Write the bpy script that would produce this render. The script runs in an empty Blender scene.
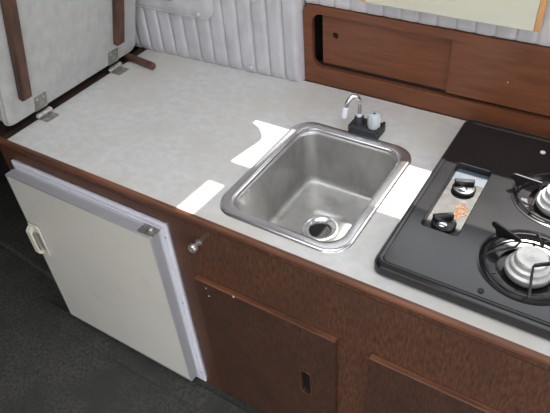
import bpy, bmesh, math, random
from mathutils import Vector, Matrix
random.seed(7)
S = bpy.context.scene
COL = S.collection
H = 0.64            # worktop height above the carpet; shapes below are written relative to the worktop
PI = math.pi

# ------------------------------------------------------------------ materials
def lin(r, g, b):
    f = lambda c: (c/255/12.92) if c/255 <= .04045 else ((c/255+.055)/1.055)**2.4
    return (f(r), f(g), f(b), 1)

def mat(name, col, rough=.5, metal=0., col2=None, scale=(20, 20, 20), detail=4, lo=.35, hi=.65, bump=0., bscale=None, rough2=None, coat=0., spec=.5):
    m = bpy.data.materials.new(name); m.use_nodes = True
    nt = m.node_tree; b = nt.nodes['Principled BSDF']
    b.inputs['Base Color'].default_value = col
    b.inputs['Roughness'].default_value = rough
    b.inputs['Metallic'].default_value = metal
    b.inputs['Specular IOR Level'].default_value = spec
    if coat:
        b.inputs['Coat Weight'].default_value = coat
        b.inputs['Coat Roughness'].default_value = .25
    tc = nt.nodes.new('ShaderNodeTexCoord')
    def noise(sc, det):
        mp = nt.nodes.new('ShaderNodeMapping'); mp.inputs['Scale'].default_value = sc
        nt.links.new(tc.outputs['Object'], mp.inputs['Vector'])
        n = nt.nodes.new('ShaderNodeTexNoise'); n.inputs['Scale'].default_value = 1; n.inputs['Detail'].default_value = det
        nt.links.new(mp.outputs[0], n.inputs['Vector'])
        return n
    n = None
    if col2 is not None:
        n = noise(scale, detail)
        r = nt.nodes.new('ShaderNodeValToRGB')
        r.color_ramp.elements[0].position = lo; r.color_ramp.elements[0].color = col
        r.color_ramp.elements[1].position = hi; r.color_ramp.elements[1].color = col2
        nt.links.new(n.outputs['Fac'], r.inputs[0]); nt.links.new(r.outputs[0], b.inputs['Base Color'])
    if rough2 is not None:
        n2 = noise(scale, detail)
        mr = nt.nodes.new('ShaderNodeMapRange'); mr.inputs[3].default_value = rough; mr.inputs[4].default_value = rough2
        mr.inputs[1].default_value = .35; mr.inputs[2].default_value = .65
        nt.links.new(n2.outputs['Fac'], mr.inputs[0]); nt.links.new(mr.outputs[0], b.inputs['Roughness'])
    if bump:
        n3 = noise(bscale or scale, 3)
        bp = nt.nodes.new('ShaderNodeBump'); bp.inputs['Strength'].default_value = bump; bp.inputs['Distance'].default_value = .002
        nt.links.new(n3.outputs['Fac'], bp.inputs['Height']); nt.links.new(bp.outputs[0], b.inputs['Normal'])
    m['n'] = 0
    return m

def mix_layer(m, col, scale, lo, hi, detail=5):
    """second procedural stain layer over the base colour"""
    nt = m.node_tree; b = nt.nodes['Principled BSDF']
    src = b.inputs['Base Color'].links[0].from_socket if b.inputs['Base Color'].links else None
    tc = nt.nodes.new('ShaderNodeTexCoord'); mp = nt.nodes.new('ShaderNodeMapping'); mp.inputs['Scale'].default_value = scale
    mp.inputs['Location'].default_value = (3.1, 1.7, 5.3)
    n = nt.nodes.new('ShaderNodeTexNoise'); n.inputs['Scale'].default_value = 1; n.inputs['Detail'].default_value = detail
    nt.links.new(tc.outputs['Object'], mp.inputs[0]); nt.links.new(mp.outputs[0], n.inputs['Vector'])
    mr = nt.nodes.new('ShaderNodeMapRange'); mr.inputs[1].default_value = lo; mr.inputs[2].default_value = hi
    nt.links.new(n.outputs['Fac'], mr.inputs[0])
    mx = nt.nodes.new('ShaderNodeMix'); mx.data_type = 'RGBA'
    nt.links.new(mr.outputs[0], mx.inputs[0])
    if src: nt.links.new(src, mx.inputs[6])
    else: mx.inputs[6].default_value = b.inputs['Base Color'].default_value
    mx.inputs[7].default_value = col
    nt.links.new(mx.outputs[2], b.inputs['Base Color'])
    return m

M = {}
M['laminate'] = mix_layer(mat('laminate', lin(205, 204, 203), .38, col2=lin(217, 216, 214), scale=(45, 60, 45), detail=7), lin(205, 201, 193), (9, 9, 9), .45, .7, 6)
M['front_wood'] = mix_layer(mat('front_wood', lin(60, 39, 31), .42, col2=lin(108, 70, 50), scale=(230, 230, 50), lo=.28, hi=.72, detail=7, bump=.12, bscale=(330, 330, 70)), lin(76, 49, 38), (9, 9, 5), .48, .75)
M['door_wood_shaded'] = mix_layer(mat('door_wood_shaded', lin(52, 35, 28), .42, col2=lin(86, 57, 43), scale=(230, 230, 50), lo=.28, hi=.72, detail=7, bump=.12, bscale=(330, 330, 70)), lin(58, 39, 31), (12, 12, 7), .48, .75)  # front wood in darker tones, standing in for dimmer light on the doors
M['edge_wood'] = mat('edge_wood', lin(92, 58, 41), .42, col2=lin(128, 82, 58), scale=(6, 60, 60), detail=5)
M['back_wood'] = mix_layer(mat('back_wood', lin(104, 60, 37), .4, col2=lin(118, 69, 42), scale=(14, 190, 230), detail=6, bump=.1, bscale=(30, 260, 300)), lin(94, 53, 31), (9, 50, 60), .48, .75)
M['batten_wood'] = mat('batten_wood', lin(64, 42, 33), .35, col2=lin(98, 64, 47), scale=(60, 60, 10), detail=5)
M['dark_wood'] = mat('dark_wood', lin(50, 36, 30), .55, col2=lin(70, 50, 40), scale=(30, 6, 30))
M['cavity'] = mat('cavity', lin(30, 25, 22), .9)
M['vinyl'] = mix_layer(mat('vinyl', lin(184, 183, 187), .55, col2=lin(198, 197, 201), scale=(30, 30, 14), detail=6, bump=.25, bscale=(140, 140, 140)), lin(176, 175, 180), (9, 9, 12), .5, .75)
M['canvas'] = mix_layer(mat('canvas', lin(175, 175, 174), .7, col2=lin(186, 186, 185), scale=(30, 30, 30), detail=6, bump=.25, bscale=(120, 120, 120)), lin(168, 168, 168), (60, 60, 18), .5, .78)
M['white_plastic'] = mat('white_plastic', lin(228, 228, 238), .35)
M['fridge_panel'] = mix_layer(mat('fridge_panel', lin(216, 214, 207), .35, col2=lin(222, 220, 213), scale=(5, 5, 5)), lin(208, 205, 196), (14, 14, 14), .6, .85)
M['cream_plastic'] = mat('cream_plastic', lin(222, 220, 205), .35)
M['aluminium'] = mat('aluminium', lin(180, 180, 185), .42, .35, rough2=.55, scale=(30, 30, 200))
M['alu_satin'] = mat('alu_satin', lin(165, 165, 168), .5, .6)
M['chrome'] = mat('chrome', lin(225, 225, 228), .07, 1.)
M['nickel'] = mat('nickel', lin(214, 211, 206), .34, .85, col2=lin(180, 176, 170), scale=(120, 120, 120))
M['hinge_bright'] = mat('hinge_bright', lin(222, 220, 216), .2, .85)
M['hinge_leaf'] = mat('hinge_leaf', lin(150, 147, 141), .38, .8, col2=lin(186, 182, 175), scale=(90, 90, 90))
M['steel'] = mix_layer(mat('steel', lin(204, 203, 202), .30, .90, col2=lin(188, 187, 185), scale=(14, 14, 14), detail=6, rough2=.46, bump=.05, bscale=(300, 300, 300)), lin(170, 166, 157), (22, 22, 10), .5, .75)
M['steel_rim'] = mat('steel_rim', lin(218, 218, 221), .22, .95)
M['enamel'] = mix_layer(mat('enamel', lin(27, 27, 29), .18, col2=lin(33, 33, 35), scale=(20, 20, 20), spec=.55), lin(39, 38, 39), (16, 16, 16), .55, .8)
M['well_enamel'] = mix_layer(mat('well_enamel', lin(44, 43, 41), .4, col2=lin(60, 59, 56), scale=(60, 60, 60), lo=.4, hi=.6, detail=7), lin(30, 25, 20), (45, 45, 45), .46, .62, 8)
M['well_blue'] = mat('well_blue', lin(74, 84, 95), .35, col2=lin(86, 96, 106), scale=(40, 40, 40))
M['rust'] = mat('rust', lin(96, 52, 30), .8, col2=lin(124, 104, 78), scale=(220, 220, 220), lo=.42, hi=.58, detail=6)
M['black_plastic'] = mat('black_plastic', lin(26, 26, 28), .32)
M['tap_plastic'] = mat('tap_plastic', lin(44, 46, 50), .5)
M['black_iron'] = mat('black_iron', lin(24, 23, 23), .4, spec=.6)
M['ring_steel'] = mat('ring_steel', lin(110, 108, 108), .3, 1.)
M['dish_grey'] = mat('dish_grey', lin(70, 70, 74), .4)
M['burner_alu'] = mat('burner_alu', lin(222, 221, 219), .42, .55, col2=lin(208, 206, 202), scale=(60, 60, 60))
M['knob_clear'] = mat('knob_clear', lin(196, 204, 208), .12)
M['black'] = mat('black', lin(14, 14, 15), .6)
M['white_button'] = mat('white_button', lin(225, 225, 228), .35)
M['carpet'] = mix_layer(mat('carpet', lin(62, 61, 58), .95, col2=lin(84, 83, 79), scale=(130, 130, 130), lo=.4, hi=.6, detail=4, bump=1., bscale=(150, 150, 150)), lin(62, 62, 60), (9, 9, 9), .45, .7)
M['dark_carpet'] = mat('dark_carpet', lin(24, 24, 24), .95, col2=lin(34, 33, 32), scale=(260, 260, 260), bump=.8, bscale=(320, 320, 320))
M['cream_board'] = mat('cream_board', lin(202, 200, 183), .45, col2=lin(208, 206, 189), scale=(6, 6, 20))
M['orange_wood'] = mat('orange_wood', lin(196, 140, 84), .45, col2=lin(216, 164, 106), scale=(50, 50, 8))
M['lilac'] = mat('lilac', lin(172, 172, 206), .4)
M['lining'] = mat('lining', lin(186, 184, 180), .8)
M['bulkhead'] = mat('bulkhead', lin(60, 57, 55), .8)
M['sun_blocker'] = mat('sun_blocker', lin(150, 140, 128), .9, col2=lin(136, 126, 114), scale=(60, 60, 6))
M['chip'] = mat('chip', lin(206, 190, 166), .6)
def glass():
    m = bpy.data.materials.new('window_glass'); m.use_nodes = True; nt = m.node_tree
    for n in list(nt.nodes): nt.nodes.remove(n)
    o = nt.nodes.new('ShaderNodeOutputMaterial'); mx = nt.nodes.new('ShaderNodeMixShader'); mx.inputs[0].default_value = .07
    t = nt.nodes.new('ShaderNodeBsdfTransparent'); g = nt.nodes.new('ShaderNodeBsdfGlossy'); g.inputs['Roughness'].default_value = .02
    nt.links.new(t.outputs[0], mx.inputs[1]); nt.links.new(g.outputs[0], mx.inputs[2]); nt.links.new(mx.outputs[0], o.inputs[0])
    return m
M['glass'] = glass()

# ------------------------------------------------------------------ object helpers
ORI = {}
def thing(name, label, cat, loc, group=None):
    o = bpy.data.objects.new(name, None); COL.objects.link(o)
    o.empty_display_size = .05
    o.location = (loc[0], loc[1], loc[2]+H); o['label'] = label; o['category'] = cat
    if group: o['group'] = group
    ORI[o] = Vector(loc)
    return o

def obj(name, bm, m, parent=None, smooth=False, bevel=0., seg=2, origin=None, angle=40):
    """link a bmesh whose vertices are in worktop-relative world space as ONE mesh object"""
    off = ORI[parent] if parent is not None else Vector(origin or (0, 0, 0))
    bmesh.ops.remove_doubles(bm, verts=bm.verts, dist=1e-6)
    bmesh.ops.recalc_face_normals(bm, faces=bm.faces)
    bmesh.ops.translate(bm, verts=bm.verts, vec=-off)
    me = bpy.data.meshes.new(name); bm.to_mesh(me); bm.free()
    o = bpy.data.objects.new(name, me); COL.objects.link(o)
    me.materials.append(m)
    ORI[o] = off
    if parent is not None: o.parent = parent
    else: o.location = (off.x, off.y, off.z+H)
    if bevel:
        b = o.modifiers.new('bevel', 'BEVEL'); b.width = bevel; b.segments = seg; b.limit_method = 'ANGLE'; b.angle_limit = math.radians(angle)
        b.harden_normals = False
    if smooth or bevel:
        me.shade_smooth()
        try: me.set_sharp_from_angle(angle=math.radians(38))
        except Exception: pass
    return o

def tag(o, label, cat, group=None):
    o['label'] = label; o['category'] = cat
    if group: o['group'] = group
    return o

def struct(name, bm, m, origin=None, bevel=0.):
    o = obj(name, bm, m, None, origin=origin, bevel=bevel); o['kind'] = 'structure'
    return o

def copy_tree(o, parent=None):
    c = o.copy(); COL.objects.link(c)
    if parent is not None: c.parent = parent
    for ch in list(o.children): copy_tree(ch, c)
    return c

# ------------------------------------------------------------------ shape helpers
def box(bm, x0, x1, y0, y1, z0, z1, mtx=None):
    vs = [bm.verts.new((x, y, z)) for z in (z0, z1) for x, y in ((x0, y0), (x1, y0), (x1, y1), (x0, y1))]
    for f in ((0, 3, 2, 1), (4, 5, 6, 7), (0, 1, 5, 4), (1, 2, 6, 5), (2, 3, 7, 6), (3, 0, 4, 7)):
        bm.faces.new([vs[i] for i in f])
    if mtx is not None: bmesh.ops.transform(bm, matrix=mtx, verts=vs)
    return vs
def B(*a, **k):
    bm = bmesh.new(); box(bm, *a, **k); return bm

def rr(x0, y0, x1, y1, r, n=8):
    """rounded rectangle, r a number or four radii (x0y0, x1y0, x1y1, x0y1)"""
    if not isinstance(r, (tuple, list)): r = (r,)*4
    pts = []
    for (cx, cy, sx, sy, a0, q) in ((x0, y0, 1, 1, PI, r[0]), (x1, y0, -1, 1, 1.5*PI, r[1]), (x1, y1, -1, -1, 0, r[2]), (x0, y1, 1, -1, .5*PI, r[3])):
        if q <= 0: pts.append((cx, cy)); continue
        for k in range(n+1):
            a = a0+.5*PI*k/n
            pts.append((cx+sx*q+q*math.cos(a), cy+sy*q+q*math.sin(a)))
    return pts
def circ(cx, cy, r, n=40):
    return [(cx+r*math.cos(2*PI*k/n), cy+r*math.sin(2*PI*k/n)) for k in range(n)]

def loft(bm, loops, cap0=False, cap1=False, close=True):
    rings = [[bm.verts.new(p) for p in L] for L in loops]
    n = len(rings[0])
    for a, b in zip(rings, rings[1:]):
        for i in range(n if close else n-1):
            j = (i+1) % n
            bm.faces.new((a[i], a[j], b[j], b[i]))
    if cap0: bm.faces.new(rings[0][::-1])
    if cap1: bm.faces.new(rings[-1])
    return rings

def prism(outer, holes, f, w0, w1):
    """extruded outline with holes; f(u,v,w) -> xyz"""
    bm = bmesh.new()
    for w in (w0, w1):
        es = []
        for L in [outer]+list(holes):
            vs = [bm.verts.new(f(u, v, w)) for u, v in L]
            es += [bm.edges.new((vs[i], vs[(i+1) % len(vs)])) for i in range(len(vs))]
        if holes:
            bmesh.ops.triangle_fill(bm, use_beauty=True, use_dissolve=False, edges=es)
        else:
            bm.faces.new(vs)
    for L in [outer]+list(holes):
        a = [bm.verts.new(f(u, v, w0)) for u, v in L]; b = [bm.verts.new(f(u, v, w1)) for u, v in L]
        for i in range(len(L)):
            j = (i+1) % len(L)
            bm.faces.new((a[i], a[j], b[j], b[i]))
    bmesh.ops.remove_doubles(bm, verts=bm.verts, dist=1e-6)
    return bm
FXZ = lambda u, v, w: (u, w, v)       # outline in a wall plane
FXY = lambda u, v, w: (u, v, w)       # outline lying flat

def lathe(bm, prof, c, axis=(0, 0, 1), n=40, cap0=True, cap1=True):
    q = Vector((0, 0, 1)).rotation_difference(Vector(axis).normalized())
    loops = [[Vector(c)+q @ Vector((r*math.cos(2*PI*k/n), r*math.sin(2*PI*k/n), z)) for k in range(n)] for r, z in prof]
    loft(bm, loops, cap0, cap1)

def tube(bm, pts, r, n=12, closed=False):
    pts = [Vector(p) for p in pts]; N = len(pts)
    rs = r if isinstance(r, (list, tuple)) else [r]*N
    loops = []; up = None
    for i, p in enumerate(pts):
        if closed: t = pts[(i+1) % N]-pts[i-1]
        else: t = pts[min(i+1, N-1)]-pts[max(i-1, 0)]
        t.normalize()
        if up is None:
            up = Vector((0, 0, 1)) if abs(t.z) < .9 else Vector((1, 0, 0))
        s = t.cross(up).normalized(); up = s.cross(t).normalized()
        loops.append([p+(s*math.cos(2*PI*k/n)+up*math.sin(2*PI*k/n))*rs[i] for k in range(n)])
    if closed: loops.append(loops[0])
    loft(bm, loops, not closed, not closed)

def smoothpath(P, n=8):
    """Catmull-Rom through points"""
    P = [Vector(p) for p in P]; Q = [P[0]*2-P[1]]+P+[P[-1]*2-P[-2]]; out = []
    for i in range(1, len(Q)-2):
        for k in range(n):
            t = k/n; a, b, c, d = Q[i-1:i+3]
            out.append(.5*((2*b)+(c-a)*t+(2*a-5*b+4*c-d)*t*t+(3*b-a-3*c+d)*t**3))
    out.append(P[-1]); return out

# ================================================================== THE SETTING
HX0, HX1, HY0, HY1 = .25, 1.45, -.65, .30
FZ = -H                                # carpet level
struct('floor', B(-1.6, 2.6, -1.25, .60, FZ-.05, FZ), M['carpet'])
# carpeted toe ledge in front of the cabinets and the carpeted step left of the fridge
bm = bmesh.new(); box(bm, -.16, 1.9, -.088, -.03, FZ, FZ+.006)
struct('trim_1', bm, M['carpet'], bevel=.005)
bm = prism([(-1.2, .12), (-.47, .062), (-.02, .022), (-.02, .30), (-1.2, .30)], [], FXY, FZ, FZ+.03)
struct('trim_2', bm, M['carpet'], bevel=.006)
WY0, WY1 = .57, .60
panelhole = rr(.507, .02, 1.90, .195, .01)
win = [(.40, .407), (1.75, .407), (1.75, .753), (.40, .753)]
sun_slit = [(.552, .815), (.592, .815), (.592, 1.065), (.552, 1.065)]  # unseen slit, added so the sun leaves a narrow patch on the worktop
struct('wall_back', prism([(-1.6, FZ), (2.6, FZ), (2.6, 1.1), (-1.6, 1.1)], [panelhole, win, sun_slit], FXZ, WY0, WY1), M['lining'])
struct('wall_left', B(-1.65, -1.6, -1.21, .60, FZ-.05, 1.1), M['bulkhead'])
added_hatch = [(HX0, HY0), (HX1, HY0), (HX1, HY1), (HX0, HY1)]  # unseen roof opening, added to brighten the worktop from above
struct('ceiling', prism([(-1.65, -1.25), (2.6, -1.25), (2.6, .60), (-1.65, .60)], [added_hatch], FXY, 1.1, 1.14), M['lining'])
slide = [(.85, -.62), (2.3, -.62), (2.3, .95), (.85, .95)]
struct('wall_front', prism([(-1.65, FZ-.05), (2.6, FZ-.05), (2.6, 1.1), (-1.65, 1.1)], [slide], FXZ, -1.25, -1.21), M['lining'])
def window(name, h, fr):
    x0, z0 = h[0]; x1, z1 = h[2]
    o = obj(name, prism(rr(x0-fr, z0-fr, x1+fr, z1+fr, .01), [[(x0, z0), (x1, z0), (x1, z1), (x0, z1)]], FXZ, .601, .612), M['black'], None)
    o['kind'] = 'structure'
    g = obj('pane', B(x0-.004, x1+.004, .604, .608, z0-.004, z1+.004), M['glass'], o)
    return o
window('window_1', win, .02)
window('sun_slit_frame', sun_slit, .015)

# seat base, dark, under the folded-up cushion left of the worktop
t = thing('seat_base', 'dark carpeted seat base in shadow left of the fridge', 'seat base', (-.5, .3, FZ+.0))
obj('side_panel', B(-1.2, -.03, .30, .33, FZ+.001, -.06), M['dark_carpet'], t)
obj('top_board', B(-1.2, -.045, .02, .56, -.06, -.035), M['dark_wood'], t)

# ================================================================== WORKTOP
t = thing('worktop', 'pale mottled laminate worktop with a worn wooden edge strip', 'worktop', (.9, .25, -.02))
sinkcut = rr(.600, .046, .860, .372, .045)
stovecut = rr(.95, .05, 1.255, .50, .02)
obj('laminate_top', prism([(0, 0), (1.9, 0), (1.9, .545), (0, .545)], [sinkcut, stovecut], FXY, -.018, 0), M['laminate'], t)
bm = bmesh.new()
prof = [(0, -.0085), (-.0098, -.0085), (-.0104, -.0058), (-.0106, -.003), (-.0092, .0004), (-.004, .0014), (0, .0012)]
loft(bm, [[(x, y, z) for y, z in prof] for x in (-.03, .2, .6, 1.0, 1.9)], True, True)
obj('edge_strip', bm, M['edge_wood'], t, smooth=True)
obj('apron', B(-.03, 1.9, -.009, -.0003, -.0195, -.0086), M['front_wood'], t)
obj('end_strip', B(-.03, -.0005, .001, .545, -.0185, -.002), M['dark_wood'], t, bevel=.002)

# ================================================================== CABINET
t = thing('galley_cabinet', 'dark brown plywood galley cabinet with two overlay doors below the sink', 'cabinet', (1.2, .2, FZ))
cut = [(.006, FZ), (.497, FZ), (.497, -.046), (.006, -.046)]
face = [(-.03, FZ), (.006, FZ), (.006, -.046), (.497, -.046), (.497, FZ), (1.9, FZ), (1.9, -.0205), (-.03, -.0205)]
obj('face_panel', prism(face, [], FXZ, -.009, .012), M['front_wood'], t)
obj('side_panel', B(1.88, 1.9, .013, .54, FZ, -.021), M['front_wood'], t)
obj('end_panel', B(-.028, -.012, .013, .54, FZ, -.036), M['dark_wood'], t)
def cab_door(x0, x1, sx, hinge_left):
    z1, z0 = -.1765, -.605
    slot = rr(sx-.0115, -.410, sx+.0115, -.328, (.009, .011, .011, .005), 6)
    d = obj('door', prism([(x0, z0), (x1, z0), (x1, z1), (x0, z1)], [slot], FXZ, -.021, -.0095), M['door_wood_shaded'], t)
    bm = bmesh.new()     # lighter top edge
    loft(bm, [[(x, y, z) for y, z in ((-.021, z1-.0005), (-.0212, z1+.0008), (-.0190, z1+.0024), (-.0095, z1+.0024), (-.0095, z1-.0005))] for x in (x0, x1)], True, True)
    e = obj('edge_lipping', bm, M['edge_wood'], d)
    # rim of the finger slot and the dark cup behind
    bm = prism(rr(sx-.0145, -.413, sx+.0145, -.325, (.012, .013, .013, .006), 6), [rr(sx-.0110, -.4095, sx+.0110, -.3285, (.009, .010, .010, .005), 6)], FXZ, -.0228, -.0212)
    obj('finger_slot_rim', bm, M['batten_wood'], d, bevel=.0006, seg=1)
    obj('finger_slot_cup', prism(rr(sx-.0115, -.410, sx+.0115, -.328, (.009, .011, .011, .005), 6), [], FXZ, -.0094, -.0092), M['black'], d)
    for (dx, dz) in ((.028, -.016), (.032, -.040)):
        bm = bmesh.new(); xx = x0+dx if hinge_left else x1-dx
        lathe(bm, [(.0022, 0), (.0018, .0008)], (xx, -.0211, z1+dz), (0, -1, 0), 10)
        obj('pin', bm, M['nickel'], d, smooth=True)
    return d
d1 = cab_door(.549, .888, .818, True)
d1['label'] = 'cabinet door left of the other, below the sink'
bm = bmesh.new(); lathe(bm, [(.003, 0), (.0026, .0012)], (.652, -.0213, -.1765), (0, -1, 0), 10)
obj('paint_chip', bm, M['chip'], d1)
d2 = cab_door(.959, 1.30, 1.022, False)
d2['label'] = 'cabinet door below the stove'
bm = bmesh.new()
lathe(bm, [(.0080, 0), (.0080, .002), (.0052, .003), (.0050, .013), (.0070, .014), (.0098, .016), (.0102, .0225), (.0088, .0255), (.0048, .0262), (.0044, .0255)], (.574, -.0092, -.064), (0, -1, 0), 28)
pl = obj('push_lock', bm, M['nickel'], t, smooth=True); pl['label'] = 'silver push-button lock'

# ================================================================== FRIDGE
t = thing('fridge', 'small built-in fridge with cream door panel under the left end of the worktop', 'fridge', (.25, 0, FZ+.004))
fx0, fx1, fz0, fz1 = .0075, .4935, -.632, -.049
bm = bmesh.new()
# stepped plastic surround: outer lip, groove, inner lip
def ring(x0, z0, x1, z1, y): return [(x0, y, z0), (x1, y, z0), (x1, y, z1), (x0, y, z1)]
loft(bm, [ring(fx0, fz0, fx1, fz1, -.0095), ring(fx0, fz0, fx1, fz1, -.0150), ring(fx0+.002, fz0+.002, fx1-.002, fz1-.002, -.0165),
          ring(fx0+.008, fz0+.008, fx1-.008, fz1-.008, -.0165), ring(fx0+.009, fz0+.009, fx1-.009, fz1-.009, -.0125),
          ring(fx0+.014, fz0+.014, fx1-.014, fz1-.014, -.0125), ring(fx0+.0145, fz0+.0145, fx1-.0145, fz1-.0145, -.0185),
          ring(fx0+.022, fz0+.022, fx1-.022, fz1-.022, -.0185), ring(fx0+.022, fz0+.022, fx1-.022, fz1-.022, -.0095)])
fr = obj('surround', bm, M['white_plastic'], t)
fr['label'] = 'white plastic surround'
obj('body', B(fx0+.004, fx1-.004, -.0094, .50, fz0, fz1-.002), M['white_plastic'], t)
for (sx, sz) in ((fx1-.006, -.085), (fx1-.006, -.30), (fx1-.006, -.59)):
    bm = bmesh.new(); lathe(bm, [(.0035, 0), (.003, .0012)], (sx, -.0166, sz), (0, -1, 0), 12)
    obj('screw', bm, M['nickel'], fr, smooth=True)
dx0, dx1, dz0, dz1 = .0155, .4770, -.600, -.065
Y0, Y1 = -.0480, -.0190                # door front, back
# door core, with a cut-out for the hinge at its upper right corner
core = [(dx0+.003, dz0+.003), (dx1-.003, dz0+.003), (dx1-.003, dz1-.003), (dx0+.003, dz1-.003)]
dr = obj('door', prism(core, [], FXZ, Y0+.0015, Y1), M['fridge_panel'], t)
dr['label'] = 'cream door panel'
# aluminium channel round the door: front lip 3.5 mm plus the whole side faces
e = .0045
bm = prism([(dx0, dz0), (dx1, dz0), (dx1, dz1-.0), (dx1-.0, dz1), (dx0, dz1)], [[(dx0+e, dz0+e), (dx1-e, dz0+e), (dx1-e, dz1-e), (dx0+e, dz1-e)]], FXZ, Y0, Y1-.004)
obj('door_edging', bm, M['aluminium'], dr, bevel=.0012)
obj('door_seal', prism([(dx0+.01, dz0+.01), (dx1-.01, dz0+.01), (dx1-.01, dz1-.01), (dx0+.01, dz1-.01)], [[(dx0+.03, dz0+.03), (dx1-.03, dz0+.03), (dx1-.03, dz1-.03), (dx0+.03, dz1-.03)]], FXZ, Y1, Y1+.0005), M['white_plastic'], dr)
# hinge bracket at the upper right corner
hb = bmesh.new(); box(hb, dx1-.040, dx1+.004, -.045, -.0187, dz1+.0006, dz1+.0022)
hb = obj('hinge_bracket', hb, M['hinge_leaf'], t, bevel=.0005, seg=1)
bm = bmesh.new(); lathe(bm, [(.0055, 0), (.0055, .0035), (.0035, .005)], (dx1-.014, -.030, dz1+.0022), (0, 0, 1), 16)
obj('hinge_pin', bm, M['nickel'], hb, smooth=True)
# handle: cream D-shaped pull on the left edge with a grey finger recess
zc = -.272; hz = .054
bm = bmesh.new()
base = [(dx0-.004, zc-hz+.006), (dx0+.004, zc-hz), (dx0+.046, zc-hz), (dx0+.046, zc+hz), (dx0+.004, zc+hz), (dx0-.004, zc+hz-.006)]
bm = prism([(dx0+.008, zc-hz), (dx0+.040, zc-hz), (dx0+.046, zc-hz+.008), (dx0+.046, zc+hz-.008), (dx0+.040, zc+hz), (dx0+.008, zc+hz)], [], FXZ, Y0-.0052, Y0-.0002)
hd = obj('handle', bm, M['cream_plastic'], dr, bevel=.0015)
hd['label'] = 'cream plastic pull handle'
bm = bmesh.new()                        # raised bow: two cheeks and the grip bar
outer = [(dx0-.002, zc-hz+.004), (dx0+.024, zc-hz+.004), (dx0+.024, zc+hz-.004), (dx0-.002, zc+hz-.004)]
bow = [(-hz+.004, -.0052), (-hz+.016, -.0185), (hz-.016, -.0185), (hz-.004, -.0052), (hz-.018, -.0052), (hz-.024, -.0125), (-hz+.024, -.0125), (-hz+.018, -.0052)]
bm = prism([(zc+a, Y0+b) for a, b in bow], [], lambda u, v, w: (w, v, u), dx0+.008, dx0+.026)
obj('grip', bm, M['cream_plastic'], hd, bevel=.002)
obj('finger_recess', B(dx0+.0275, dx0+.042, Y0-.0062, Y0-.0054, zc-hz+.024, zc+hz-.022), M['alu_satin'], hd)

# ================================================================== SINK
t = thing('sink', 'rectangular stainless steel sink bowl set in the worktop', 'sink', (.73, .21, 0))
sx0, sx1, sy0, sy1 = .584, .876, .028, .388
def L(ins, z, r, fx0=0., fx1=0., fy0=0., fy1=0.):
    return [(x, y, z) for x, y in rr(sx0+ins+fx0, sy0+ins+fy0, sx1-ins-fx1, sy1-ins-fy1, r, 10)]
R0 = .050
bm = bmesh.new()
bz = -.142
wall = [L(0, .0004, R0), L(.0008, .0024, R0), L(.0028, .0040, R0-.001), L(.0050, .0046, R0-.002), L(.0080, .0044, R0-.004), L(.0175, .0036, R0-.008), L(.0212, .0028, R0-.010), L(.0240, .0008, R0-.011), L(.0252, -.004, R0-.012)]
obj('rim', None or (lambda b: (loft(b, wall), b)[1])(bm), M['steel_rim'], t, smooth=True)
bm = bmesh.new()
wall = [L(.0252, -.004, R0-.012), L(.0268, -.012, R0-.012), L(.030, -.07, R0-.012), L(.033, -.118, R0-.012), L(.0345, -.126, R0-.012), L(.038, -.134, R0-.014), L(.044, -.139, R0-.018), L(.052, -.141, R0-.022)]
R_ = loft(bm, wall)
dcx, dcy, dr_ = .729, .213, .0415
# floor: fan between the bowl's lower loop and the drain hole (same number of points, ordered by angle)
last = R_[-1]; n = len(last)
prev = last
for f in (.35, .7, 1.0):
    ringv = []
    for v in last:
        a = math.atan2(v.co.y-dcy, v.co.x-dcx); e_ = Vector((dcx+dr_*math.cos(a), dcy+dr_*math.sin(a), -.1445))
        ringv.append(bm.verts.new(v.co.lerp(e_, f)))
    for i in range(n):
        j = (i+1) % n; bm.faces.new((prev[i], prev[j], ringv[j], ringv[i]))
    prev = ringv
o = obj('bowl', bm, M['steel'], t, smooth=True)
sd = o.modifiers.new('thick', 'SOLIDIFY'); sd.thickness = .0012; sd.offset = -1
bm = bmesh.new()
lathe(bm, [(.0410, -.1446), (.0410, -.1425), (.0388, -.1412), (.0355, -.1414), (.0315, -.1440), (.0265, -.1462), (.0245, -.149), (.0235, -.158)], (dcx, dcy, 0), (0, 0, 1), 44, False, False)
dn = obj('drain', bm, M['steel_rim'], t, smooth=True)
bm = bmesh.new(); lathe(bm, [(.0238, -.1525), (.012, -.155), (.001, -.156)], (dcx, dcy, 0), (0, 0, 1), 32, False, True)
obj('drain_hole', bm, M['black'], dn)
# ================================================================== FAUCET
t = thing('faucet', 'small chrome gooseneck faucet on a black base behind the sink', 'faucet', (.735, .425, .0005))
th = math.radians(2)
bm = bmesh.new()
lp = lambda ins, z: [(x, y, z) for x, y in rr(.706+ins, .386+ins, .780-ins, .432-ins, .006, 4)]
loft(bm, [lp(0, .0005), lp(0, .0165), lp(.0015, .018)], True, True)
obj('base', bm, M['tap_plastic'], t, smooth=True)
bm = bmesh.new(); lathe(bm, [(.0130, .018), (.0118, .024), (.0105, .033), (.0090, .035)], (.7240, .410, 0), (0, 0, 1), 24)
obj('spout_socket', bm, M['tap_plastic'], t, smooth=True)
bm = bmesh.new()
tube(bm, smoothpath([(.7240, .410, .035), (.7240, .410, .055), (.7228, .4088, .074), (.7178, .4030, .0865), (.7105, .3960, .0865), (.7045, .3895, .077), (.7015, .3865, .064)], 6), .0052, 14)
sp = obj('spout', bm, M['chrome'], t, smooth=True)
bm = bmesh.new(); tube(bm, [(.7016, .3866, .065), (.7010, .3860, .062), (.6995, .3840, .042), (.6992, .3837, .039)], [.0055, .0068, .0068, .0058], 16)
obj('nozzle', bm, M['white_plastic'], sp, smooth=True)
bm = bmesh.new(); lathe(bm, [(.0070, .0351), (.0070, .041), (.0058, .042)], (.7240, .410, 0), (0, 0, 1), 20)
obj('collar', bm, M['white_plastic'], sp, smooth=True)
bm = bmesh.new()
N = 36; KX, KY = .7615, .406
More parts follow.
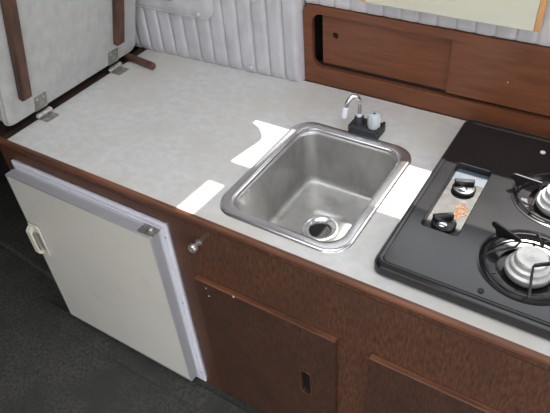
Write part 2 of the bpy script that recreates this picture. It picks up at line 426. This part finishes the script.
def kl(r, z): return [(KX+(r*(1+.05*math.cos(9*2*PI*k/N)))*math.cos(2*PI*k/N), KY+(r*(1+.05*math.cos(9*2*PI*k/N)))*math.sin(2*PI*k/N), z) for k in range(N)]
loft(bm, [kl(.0120, .0183), kl(.0142, .023), kl(.0142, .045), kl(.0130, .051), kl(.009, .0535)], True, True)
kn = obj('tap_knob', bm, M['knob_clear'], t, smooth=True); kn['label'] = 'clear grey tap knob'
bm = bmesh.new(); lathe(bm, [(.0030, .0536), (.0026, .0544)], (KX, KY, 0), (0, 0, 1), 14)
obj('knob_screw', bm, M['tap_plastic'], kn)
obj('end_block', B(.7735, .7795, .388, .430, .0182, .0225), M['tap_plastic'], t, bevel=.001)

# ================================================================== STOVE
t = thing('stove', 'black enamel two-burner gas stove at the right end of the worktop', 'stove', (1.1, .27, 0))
ax0, ax1, ay0, ay1 = .931, 1.268, .026, .518
B1 = (1.162, .143); B2 = (1.166, .332)
wellr = rr(.968, .151, 1.038, .358, .008, 4)
TZ = .026
def ol(ins, z, r): return [(x, y, z) for x, y in rr(ax0+ins, ay0+ins, ax1-ins, ay1-ins, r, 8)]
bm = bmesh.new()
loft(bm, [ol(.004, .0035, .018), ol(0, .005, .02), ol(0, .018, .02), ol(.001, .023, .02), ol(.004, .0272, .018), ol(.009, .0285, .015), ol(.0125, .0275, .013), ol(.0145, TZ, .012)])
outer = rr(ax0+.0145, ay0+.0145, ax1-.0145, ay1-.0145, .012, 8)
es = []
RB = .083
for LL in (outer, wellr, circ(*B1, RB, 48), circ(*B2, RB, 48)):
    vs = [bm.verts.new((u, v, TZ-.00004)) for u, v in LL]
    es += [bm.edges.new((vs[i], vs[(i+1) % len(vs)])) for i in range(len(vs))]
bmesh.ops.triangle_fill(bm, use_beauty=True, use_dissolve=False, edges=es)
loft(bm, [ol(.004, .0035, .018), ol(.012, .0035, .012)])
obj('tray', bm, M['enamel'], t, smooth=True)
# feet at the corners
for (fx, fy) in ((ax0+.004, ay0+.004), (ax1-.054, ay0+.004), (ax0+.004, ay1-.054), (ax1-.054, ay1-.054)):
    obj('foot', prism(rr(fx, fy, fx+.05, fy+.05, .012, 5), [], FXY, .0002, .0045), M['enamel'], t)
# burner dishes
for (bx, by) in (B1, B2):
    bm = bmesh.new()
    lathe(bm, [(RB+.0005, TZ), (RB+.001, TZ+.0012), (RB-.002, TZ+.0018), (RB-.006, TZ-.002), (.070, .016), (.058, .0145), (.0505, .014), (.050, .006), (.030, .004)], (bx, by, 0), (0, 0, 1), 56, False, True)
    ds = obj('burner_dish', bm, M['enamel'], t, smooth=True)
    # stamped vent windows in the dish show light grey metal
    for a in (128, 205, 250, 20, 70, 320):
        a0 = math.radians(a); bm = bmesh.new()
        lo = [[(bx+r*math.cos(a0+k*.05), by+r*math.sin(a0+k*.05), z) for k in range(-4, 5)] for r, z in ((.053, .0152), (.064, .0162))]
        loft(bm, lo, close=False)
        bmesh.ops.solidify(bm, geom=bm.faces[:], thickness=-.0006)
        obj('dish_vent', bm, M['dish_grey'], ds)
    bm = bmesh.new()
    lathe(bm, [(.032, .0045), (.0375, .012), (.0385, .0200), (.0375, .0225), (.0325, .0245), (.0322, .0300), (.0318, .0330), (.0302, .0345), (.0268, .0352), (.0264, .0430), (.0258, .0455), (.0245, .0468), (.012, .0472), (.0105, .0466), (.003, .0464)], (bx, by, 0), (0, 0, 1), 48)
    bu = obj('burner', bm, M['burner_alu'], t, smooth=True); bu['label'] = 'silver aluminium burner'
    bm = bmesh.new(); lathe(bm, [(.0034, .0466), (.003, .0476)], (bx, by, 0), (0, 0, 1), 12)
    obj('burner_screw', bm, M['nickel'], bu)

def support(c, vees):
    """wire ring round the burner with V-shaped pot rests: a tall blade and a lower return wire"""
    bx, by = c
    P = lambda a, r, z: Vector((bx+r*math.cos(math.radians(a)), by+r*math.sin(math.radians(a)), z))
    bm = bmesh.new(); tube(bm, [P(k*6, .0715, .0285) for k in range(60)], .0022, 8, closed=True)
    o = obj('pan_support', bm, M['black_iron'], t, smooth=True)
    for hi_, lo_, ia, ir in vees:
        A = P(hi_, .088, .056); I = P(ia, ir, .056)
        d = (I-A).normalized(); Lg = (I-A).length; s_ = d.cross(Vector((0, 0, 1)))*.0017; up = Vector((0, 0, 1))
        q = [A-up*.009, A-d*.002-up*.003, A+d*.002+up*.001, A+d*.006+up*.0015, I+up*.0005, I-up*.0045, A+d*Lg*.52-up*.0065, A+d*Lg*.40-up*.013, A+d*Lg*.30-up*.024, A+d*Lg*.20-up*.024, A+d*Lg*.14-up*.012]
        bm = bmesh.new()
        a_ = [bm.verts.new(p+s_) for p in q]; b_ = [bm.verts.new(p-s_) for p in q]
        bm.faces.new(a_); bm.faces.new(b_[::-1])
        for i in range(len(q)):
            j = (i+1) % len(q); bm.faces.new((a_[i], a_[j], b_[j], b_[i]))
        bmesh.ops.triangulate(bm, faces=[f for f in bm.faces if len(f.verts) > 4])
        obj('pot_rest', bm, M['black_iron'], o)
        lo = P(lo_, .0715, .0300)
        bm = bmesh.new(); tube(bm, [I-d*.001-up*.001, I+d*.001-up*.005, I+(lo-I)*.06-up*.011, I+(lo-I)*.12-up*.0135, lo+(I-lo)*.12+up*.004, lo, P(lo_, .0745, .0280)], [.0018, .0018, .0019, .0021, .0024, .0024, .0022], 8)
        obj('return_wire', bm, M['black_iron'], o, smooth=True)
support(B1, [(151, 194, 142, .033), (22, 282, 286, .027), (52, 95, 74, .033)])
support(B2, [(182, 238, 190, .036), (112, 68, 95, .034), (335, 292, 312, .034)])
# control well with two knobs
bm = bmesh.new()
W = lambda ins, z: [(x, y, z) for x, y in rr(.968+ins, .151+ins, 1.038-ins, .358-ins, .008-ins*.4, 4)]
loft(bm, [W(0, TZ), W(.0015, TZ-.001), W(.003, .013)])
obj('well_wall', bm, M['enamel'], t, smooth=True)
bm = bmesh.new(); loft(bm, [W(.0028, .0128), W(.003, .0115)], True, True)
wl = obj('control_well', bm, M['well_enamel'], t); wl['label'] = 'scratched grey-blue control recess'
bm = B(.9716, 1.0344, .316, .3546, .01282, .01325)  # thin blue-grey sheet over the rear of the recess
obj('well_blue_patch', bm, M['well_blue'], wl)
bm = bmesh.new()
pts = [(1.017+.012*math.cos(a)*(1+.25*math.sin(3*a+1)), .231+.022*math.sin(a)*(1+.2*math.cos(4*a)), .0131) for a in [2*PI*k/28 for k in range(28)]]
loft(bm, [[(x, y, .0127) for x, y, z in pts], pts], True, True)
obj('rust_patch', bm, M['rust'], wl)
for ky, ka in ((.292, 20), (.182, 35)):
    kx = 1.003
    bm = bmesh.new()
    lathe(bm, [(.0215, .0135), (.0225, .016), (.0225, .020), (.0205, .0225), (.0165, .0232), (.0150, .0235)], (kx, ky, 0), (0, 0, 1), 36)
    kb = obj('control_knob', bm, M['black_plastic'], t, smooth=True)
    a = math.radians(ka); mt = Matrix.Translation((kx, ky, 0)) @ Matrix.Rotation(a, 4, 'Z')
    bm = bmesh.new(); box(bm, -.0185, .0185, .0015, .0125, .0228, .0335, mt)
    obj('knob_grip', bm, M['black_plastic'], kb, bevel=.002)
    bm = bmesh.new(); lathe(bm, [(.0085, .0230), (.0085, .0250), (.006, .0262), (.002, .0266)], (kx, ky-.0085, 0), (0, 0, 1), 20)  # bright cap added as the gloss highlight on the knob front
    obj('glint_cap', bm, M['chrome'], kb, smooth=True)
for (x, y) in ((1.110, .052), (1.106, .462)):
    bm = bmesh.new(); lathe(bm, [(.0052, TZ+.0002), (.0048, TZ+.0018), (.003, TZ+.0024), (.0012, TZ+.0016)], (x, y, 0), (0, 0, 1), 16)
    obj('screw', bm, M['black_plastic'] if y < .2 else M['white_button'], t, smooth=True)

# ================================================================== BACK CUPBOARD
t = thing('wall_cupboard', 'long brown wooden wall cupboard with sliding doors along the back of the worktop', 'cupboard', (1.1, .56, .0))
PY = .548
px0, ptop = .505, .203
outer = rr(px0, .0012, 1.86, ptop, (.002, .002, .002, .022), 8)
hole = rr(.5285, .0475, 1.80, .184, (.026, .004, .004, .024), 8)
obj('frame', prism(outer, [hole], FXZ, PY, PY+.012), M['back_wood'], t, bevel=.0025)
bk = bmesh.new()
box(bk, .508, 1.89, .66, .668, .022, .193); box(bk, .508, 1.89, .5605, .66, .022, .028); box(bk, .508, 1.89, .5605, .66, .188, .193); box(bk, .508, .513, .5605, .66, .028, .188)
obj('carcass', bk, M['cavity'], t)
obj('track', B(.5285, 1.80, PY+.0125, PY+.021, .0445, .0540), M['black'], t)
hz_ = (.585, .1315)
ld = obj('sliding_door', prism([(.5505, .0545), (.90, .0545), (.90, .186), (.5505, .186)], [circ(*hz_, .0080, 20)], FXZ, PY+.0135, PY+.0185), M['back_wood'], t)
bm = bmesh.new(); lathe(bm, [(.0082, 0), (.0082, .0006)], (hz_[0], PY+.0195, hz_[1]), (0, -1, 0), 20)
obj('finger_hole', bm, M['black'], ld)
ld['label'] = 'left sliding door with a round finger hole'
rd = obj('sliding_door', B(.868, 1.79, PY+.003, PY+.0085, .0560, .1835), M['back_wood'], t)
rd['label'] = 'plain right sliding door'
bm = bmesh.new(); lathe(bm, [(.0016, 0), (.0012, .0006)], (.995, PY+.0028, .112), (0, -1, 0), 8)
obj('chip_mark', bm, M['chip'], rd)

# ================================================================== UPHOLSTERY
SHR = lambda x: -.024*min(1.1, max(0., (.503-x)/.5))
def pleats(x0, x1, zf0, zf1, yb, pad, pitch, phase=0, nz=26, amp=.009):
    """quilted vertical channels: a solid padded sheet whose front bulges between the seams"""
    bm = bmesh.new(); nx = max(8, int((x1-x0)/pitch*14)); g = []
    for i in range(nx+1):
        x = x0+(x1-x0)*i/nx
        u = ((x-phase)/pitch) % 1.
        puff = (1-abs(2*u-1)**5)**.6
        z0, z1 = zf0(x), zf1(x)
        col = []
        for k in range(nz+1):
            v = k/nz; z = z0+(z1-z0)*v
            e = min(v*(z1-z0), (1-v)*(z1-z0))/.006
            edge = 1 if e >= 1 else math.sqrt(max(0, 1-(1-e)**2))
            wob = .0006*math.sin(37*x+21*z)+.0005*math.sin(90*z+50*x)
            ee = min(x-x0, x1-x)/.012; ed2 = 1 if ee >= 1 else math.sqrt(max(0, 1-(1-ee)**2))
            col.append(bm.verts.new((x, yb-.004-(pad-amp+amp*puff+wob)*(.8+.2*edge)*(.5+.5*ed2)+(SHR(x) if x < .5034 else 0), z)))
        g.append(col)
    for i in range(nx):
        for k in range(nz):
            bm.faces.new((g[i][k], g[i+1][k], g[i+1][k+1], g[i][k+1]))
    # back and rim
    rim = [g[i][0] for i in range(nx+1)]+[g[nx][k] for k in range(1, nz+1)]+[g[i][nz] for i in range(nx-1, -1, -1)]+[g[0][k] for k in range(nz-1, 0, -1)]
    bv = [bm.verts.new((v.co.x, yb, v.co.z)) for v in rim]
    for i in range(len(rim)):
        j = (i+1) % len(rim); bm.faces.new((rim[i], bv[i], bv[j], rim[j]))
    bm.faces.new(bv)
    return bm
t = thing('wall_upholstery', 'grey pleated vinyl upholstery on the back wall behind the worktop', 'upholstery', (.3, .56, .0))
obj('pleated_panel', pleats(-.55, .503, lambda x: .0004, lambda x: .40, .5695, .044, .0435, .503), M['vinyl'], t, smooth=True)
obj('pleated_panel', pleats(.5035, 1.86, lambda x: .2045, lambda x: .325, .5695, .0150, .0405, .5035, 14, .0045), M['vinyl'], t, smooth=True)
obj('filler_strip', B(.5035, 1.86, .5640, .5692, .2038, .215), M['vinyl'], t)
# smooth arm-rest pad, upper left
ol_ = lambda ins, y: [(x, y+SHR(x), z) for x, z in rr(-.50+ins, .136+ins, .268-ins, .41-ins, (.02, .035, .02, .02), 8)]
bm = bmesh.new(); loft(bm, [ol_(.001, .535), ol_(0, .519), ol_(.0015, .514), ol_(.006, .5115)], True, True)
ap = obj('smooth_pad', bm, M['vinyl'], t, smooth=True); ap['label'] = 'smooth grey pad with a rounded corner'
bm = bmesh.new(); tube(bm, [(x, .5145+SHR(x), z) for x, z in rr(-.50, .136, .268, .41, (.02, .035, .02, .02), 8)], .0028, 8, closed=True)
obj('piping', bm, M['vinyl'], ap, smooth=True)
bm = prism(rr(.078, .172, .146, .205, .008, 4), [], lambda u, v, w: (u, w+SHR(u), v), .5095, .5114)
obj('pull_cup', bm, M['black'], ap, bevel=.0008, seg=1)
for (x, z, y) in ((.222, .147, .5114), (.360, .022, .5205)):
    bm = bmesh.new(); lathe(bm, [(.0062, 0), (.0060, .0026), (.0040, .0044), (.0008, .0048)], (x, y+SHR(x)-.0005, z), (0, -1, 0), 16)
    obj('button', bm, M['vinyl'], t if z < .1 else ap, smooth=True)

# cream board with wooden ends above the pleats
t = thing('wall_board', 'long cream board with an orange wooden end above the wall cupboard', 'board', (.85, .53, .245))
obj('board', B(.677, 1.026, .520, .532, .244, .3075), M['cream_board'], t, bevel=.001)
obj('top_edge', B(.677, 1.026, .521, .532, .3078, .311), M['lilac'], t)
for x in (.668, 1.0263):
    obj('end_piece', B(x, x+.0087, .5185, .545, .2445, .311), M['orange_wood'], t, bevel=.0012)
obj('bracket', B(.72, .98, .5322, .545, .262, .290), M['orange_wood'], t)

# ================================================================== CUSHION
# leans 17 degrees out over the worktop, hinged along the dark end strip
TH = math.radians(17)
HX, HZ_ = -.004, .010
def CP(n, y, v):   # n: out of the face, v: up the face
    return (HX+n*math.cos(TH)+v*math.sin(TH), y, HZ_-n*math.sin(TH)+v*math.cos(TH))
t = thing('folding_cushion', 'pale grey padded board with brown battens folded up at the left end of the worktop', 'cushion', (-.06, .25, .012))
bm = bmesh.new()
cy0, cy1, cv1, cth = .016, .470, .60, .085
def cl(ins, n, r): return [CP(n, y, v) for y, v in rr(cy0+ins, .006+ins, cy1-ins, cv1-ins, r, 8)]
loft(bm, [cl(.012, -cth, .02), cl(.004, -cth+.003, .022), cl(0, -cth+.012, .024), cl(0, -.012, .024), cl(.004, -.003, .022), cl(.013, 0, .018)], True, True)
pad = obj('padded_board', bm, M['canvas'], t, smooth=True)
bm = bmesh.new(); tube(bm, cl(-.0005, -.011, .024), .0022, 8, closed=True)
obj('piping', bm, M['canvas'], pad, smooth=True)
def batten(y, v0, v1, w):
    bm = bmesh.new()
    q = lambda ins, n: [CP(n, a, b) for a, b in ((y-w/2+ins, v0+ins), (y+w/2-ins, v0+ins), (y+w/2-ins, v1-ins), (y-w/2+ins, v1-ins))]
    loft(bm, [q(0, .0003), q(0, .013), q(.004, .018)], True, True)
    return obj('batten', bm, M['batten_wood'], t, bevel=.002)
batten(.072, .078, .56, .030)
batten(.389, .072, .56, .030)

# hinges
def hinge(y, label):
    t = thing('hinge', label, 'hinge', (-.006, y, .006), 'hinges of the folded cushion')
    w = .019
    obj('counter_leaf', B(.004, .035, y-w, y+w, .0006, .0024), M['hinge_leaf'], t, bevel=.0005, seg=1)
    bm = bmesh.new(); q = lambda n: [CP(n, y+a, v) for a, v in ((-w+.001, .012), (w-.001, .012), (w-.001, .054), (-w+.001, .054))]
    loft(bm, [q(.0004), q(.0022)], True, True)
    obj('cushion_leaf', bm, M['hinge_leaf'], t)
    bm = bmesh.new()
    for k in range(3):
        a = y-.022+k*.0148
        lathe(bm, [(.0060, 0), (.0072, .0006), (.0072, .0134), (.0060, .0140)], (.0035, a, .0090), (0, 1, 0), 18)
    tube(bm, [(.0035, y-.0245, .0090), (.0035, y+.0245, .0090)], .003, 10)
    obj('barrel', bm, M['hinge_bright'], t, smooth=True)
    for (a, b) in ((-.010, .026), (.010, .026)):
        bm = bmesh.new(); lathe(bm, [(.003, 0), (.0022, .0008)], (b, y+a, .0024), (0, 0, 1), 10)
        obj('screw', bm, M['nickel'], t, smooth=True)
        bm = bmesh.new(); lathe(bm, [(.003, 0), (.0022, .0008)], CP(.0022, y+a, .045), (math.cos(TH), 0, -math.sin(TH)), 10)
        obj('screw', bm, M['nickel'], t, smooth=True)
    return t
hinge(.117, 'metal hinge of the folded cushion nearest the front edge of the worktop')
hinge(.372, 'metal hinge of the folded cushion beside the short wooden stick')

# short wooden stick lying at the far hinge
bm = bmesh.new()
px = [(-.010, .0095), (.02, .0105), (.06, .0105), (.092, .0105), (.101, .009), (.105, .005)]
loft(bm, [[(x, .433-(x*.12)+r*c, .0105+min(r, .0095)*s) for c, s in [(math.cos(2*PI*k/14), math.sin(2*PI*k/14)) for k in range(14)]] for x, r in px], True, True)
tag(obj('wooden_stick', bm, M['batten_wood'], None, smooth=True, origin=(.05, .427, .001)), 'short brown rounded wooden stick lying on the back left corner of the worktop', 'stick')

# unseen sheets added inside the window to shape the patches of sun
def sun_blocker(name, outline, label):
    n = 24
    bm = prism(outline, [], FXZ, .557, .559)
    return tag(obj(name, bm, M['sun_blocker'], None, origin=(outline[0][0], .558, outline[0][1])), label, 'sun_blocker', 'added sun blockers in the window over the worktop')
sun_blocker('sun_blocker', [(.36, .37), (.440, .37), (.443, .383), (.495, .401), (.530, .428), (.556, .472), (.562, .500), (.549, .675), (.549, .80), (.36, .80)], 'drab added sun blocker, out of view, at the left end of the window over the worktop')
sun_blocker('sun_blocker', [(.612, .375), (.750, .375), (.750, .80), (.612, .80)], 'drab narrow added sun blocker, out of view, between two gaps of the window over the sink')

# ================================================================== CAMERA
cam = bpy.data.cameras.new('camera'); co = bpy.data.objects.new('camera', cam); COL.objects.link(co)
Rw = ((0.84662026, 0.52802941, -0.06647624), (0.3088579, -0.58920569, -0.74662136), (-0.43340621, 0.61157305, -0.66191953))
s = .52
X, Yd, Zf = Vector(Rw[0]), Vector(Rw[1]), Vector(Rw[2])
m3 = Matrix((X, -Yd, -Zf)).transposed()
co.matrix_world = Matrix.Translation(Vector((2.30234836*s, -1.17997731*s, 1.47493851*s+H))) @ m3.to_4x4()
cam.sensor_fit = 'HORIZONTAL'; cam.sensor_width = 36; cam.lens = 589.122/550*36
cam.clip_start = .02
S.camera = co

# ================================================================== LIGHT
sun = bpy.data.lights.new('sun', 'SUN'); so = bpy.data.objects.new('sun', sun); COL.objects.link(so)
d = Vector((-.05, -1, -1.732)).normalized()
so.rotation_euler = d.to_track_quat('-Z', 'Y').to_euler(); so.location = (1, 2, 3)
sun.energy = 5; sun.angle = math.radians(.6); sun.color = (1, .96, .9)
w = bpy.data.worlds.new('world'); S.world = w; w.use_nodes = True; nt = w.node_tree
bg = nt.nodes['Background']
tc = nt.nodes.new('ShaderNodeTexCoord'); sep = nt.nodes.new('ShaderNodeSeparateXYZ'); nt.links.new(tc.outputs['Generated'], sep.inputs[0])
mr = nt.nodes.new('ShaderNodeMapRange'); mr.inputs[1].default_value = -.08; mr.inputs[2].default_value = .1
nt.links.new(sep.outputs['Z'], mr.inputs[0])
mx = nt.nodes.new('ShaderNodeMix'); mx.data_type = 'RGBA'; nt.links.new(mr.outputs[0], mx.inputs[0])
mx.inputs[6].default_value = (.22, .21, .19, 1); mx.inputs[7].default_value = (.955, .978, 1.015, 1)
nt.links.new(mx.outputs[2], bg.inputs[0]); bg.inputs[1].default_value = 1.0

S.view_settings.view_transform = 'Standard'; S.view_settings.look = 'None'
S.view_settings.gamma = 1; S.view_settings.use_curve_mapping = False
S.view_settings.exposure = 1.5
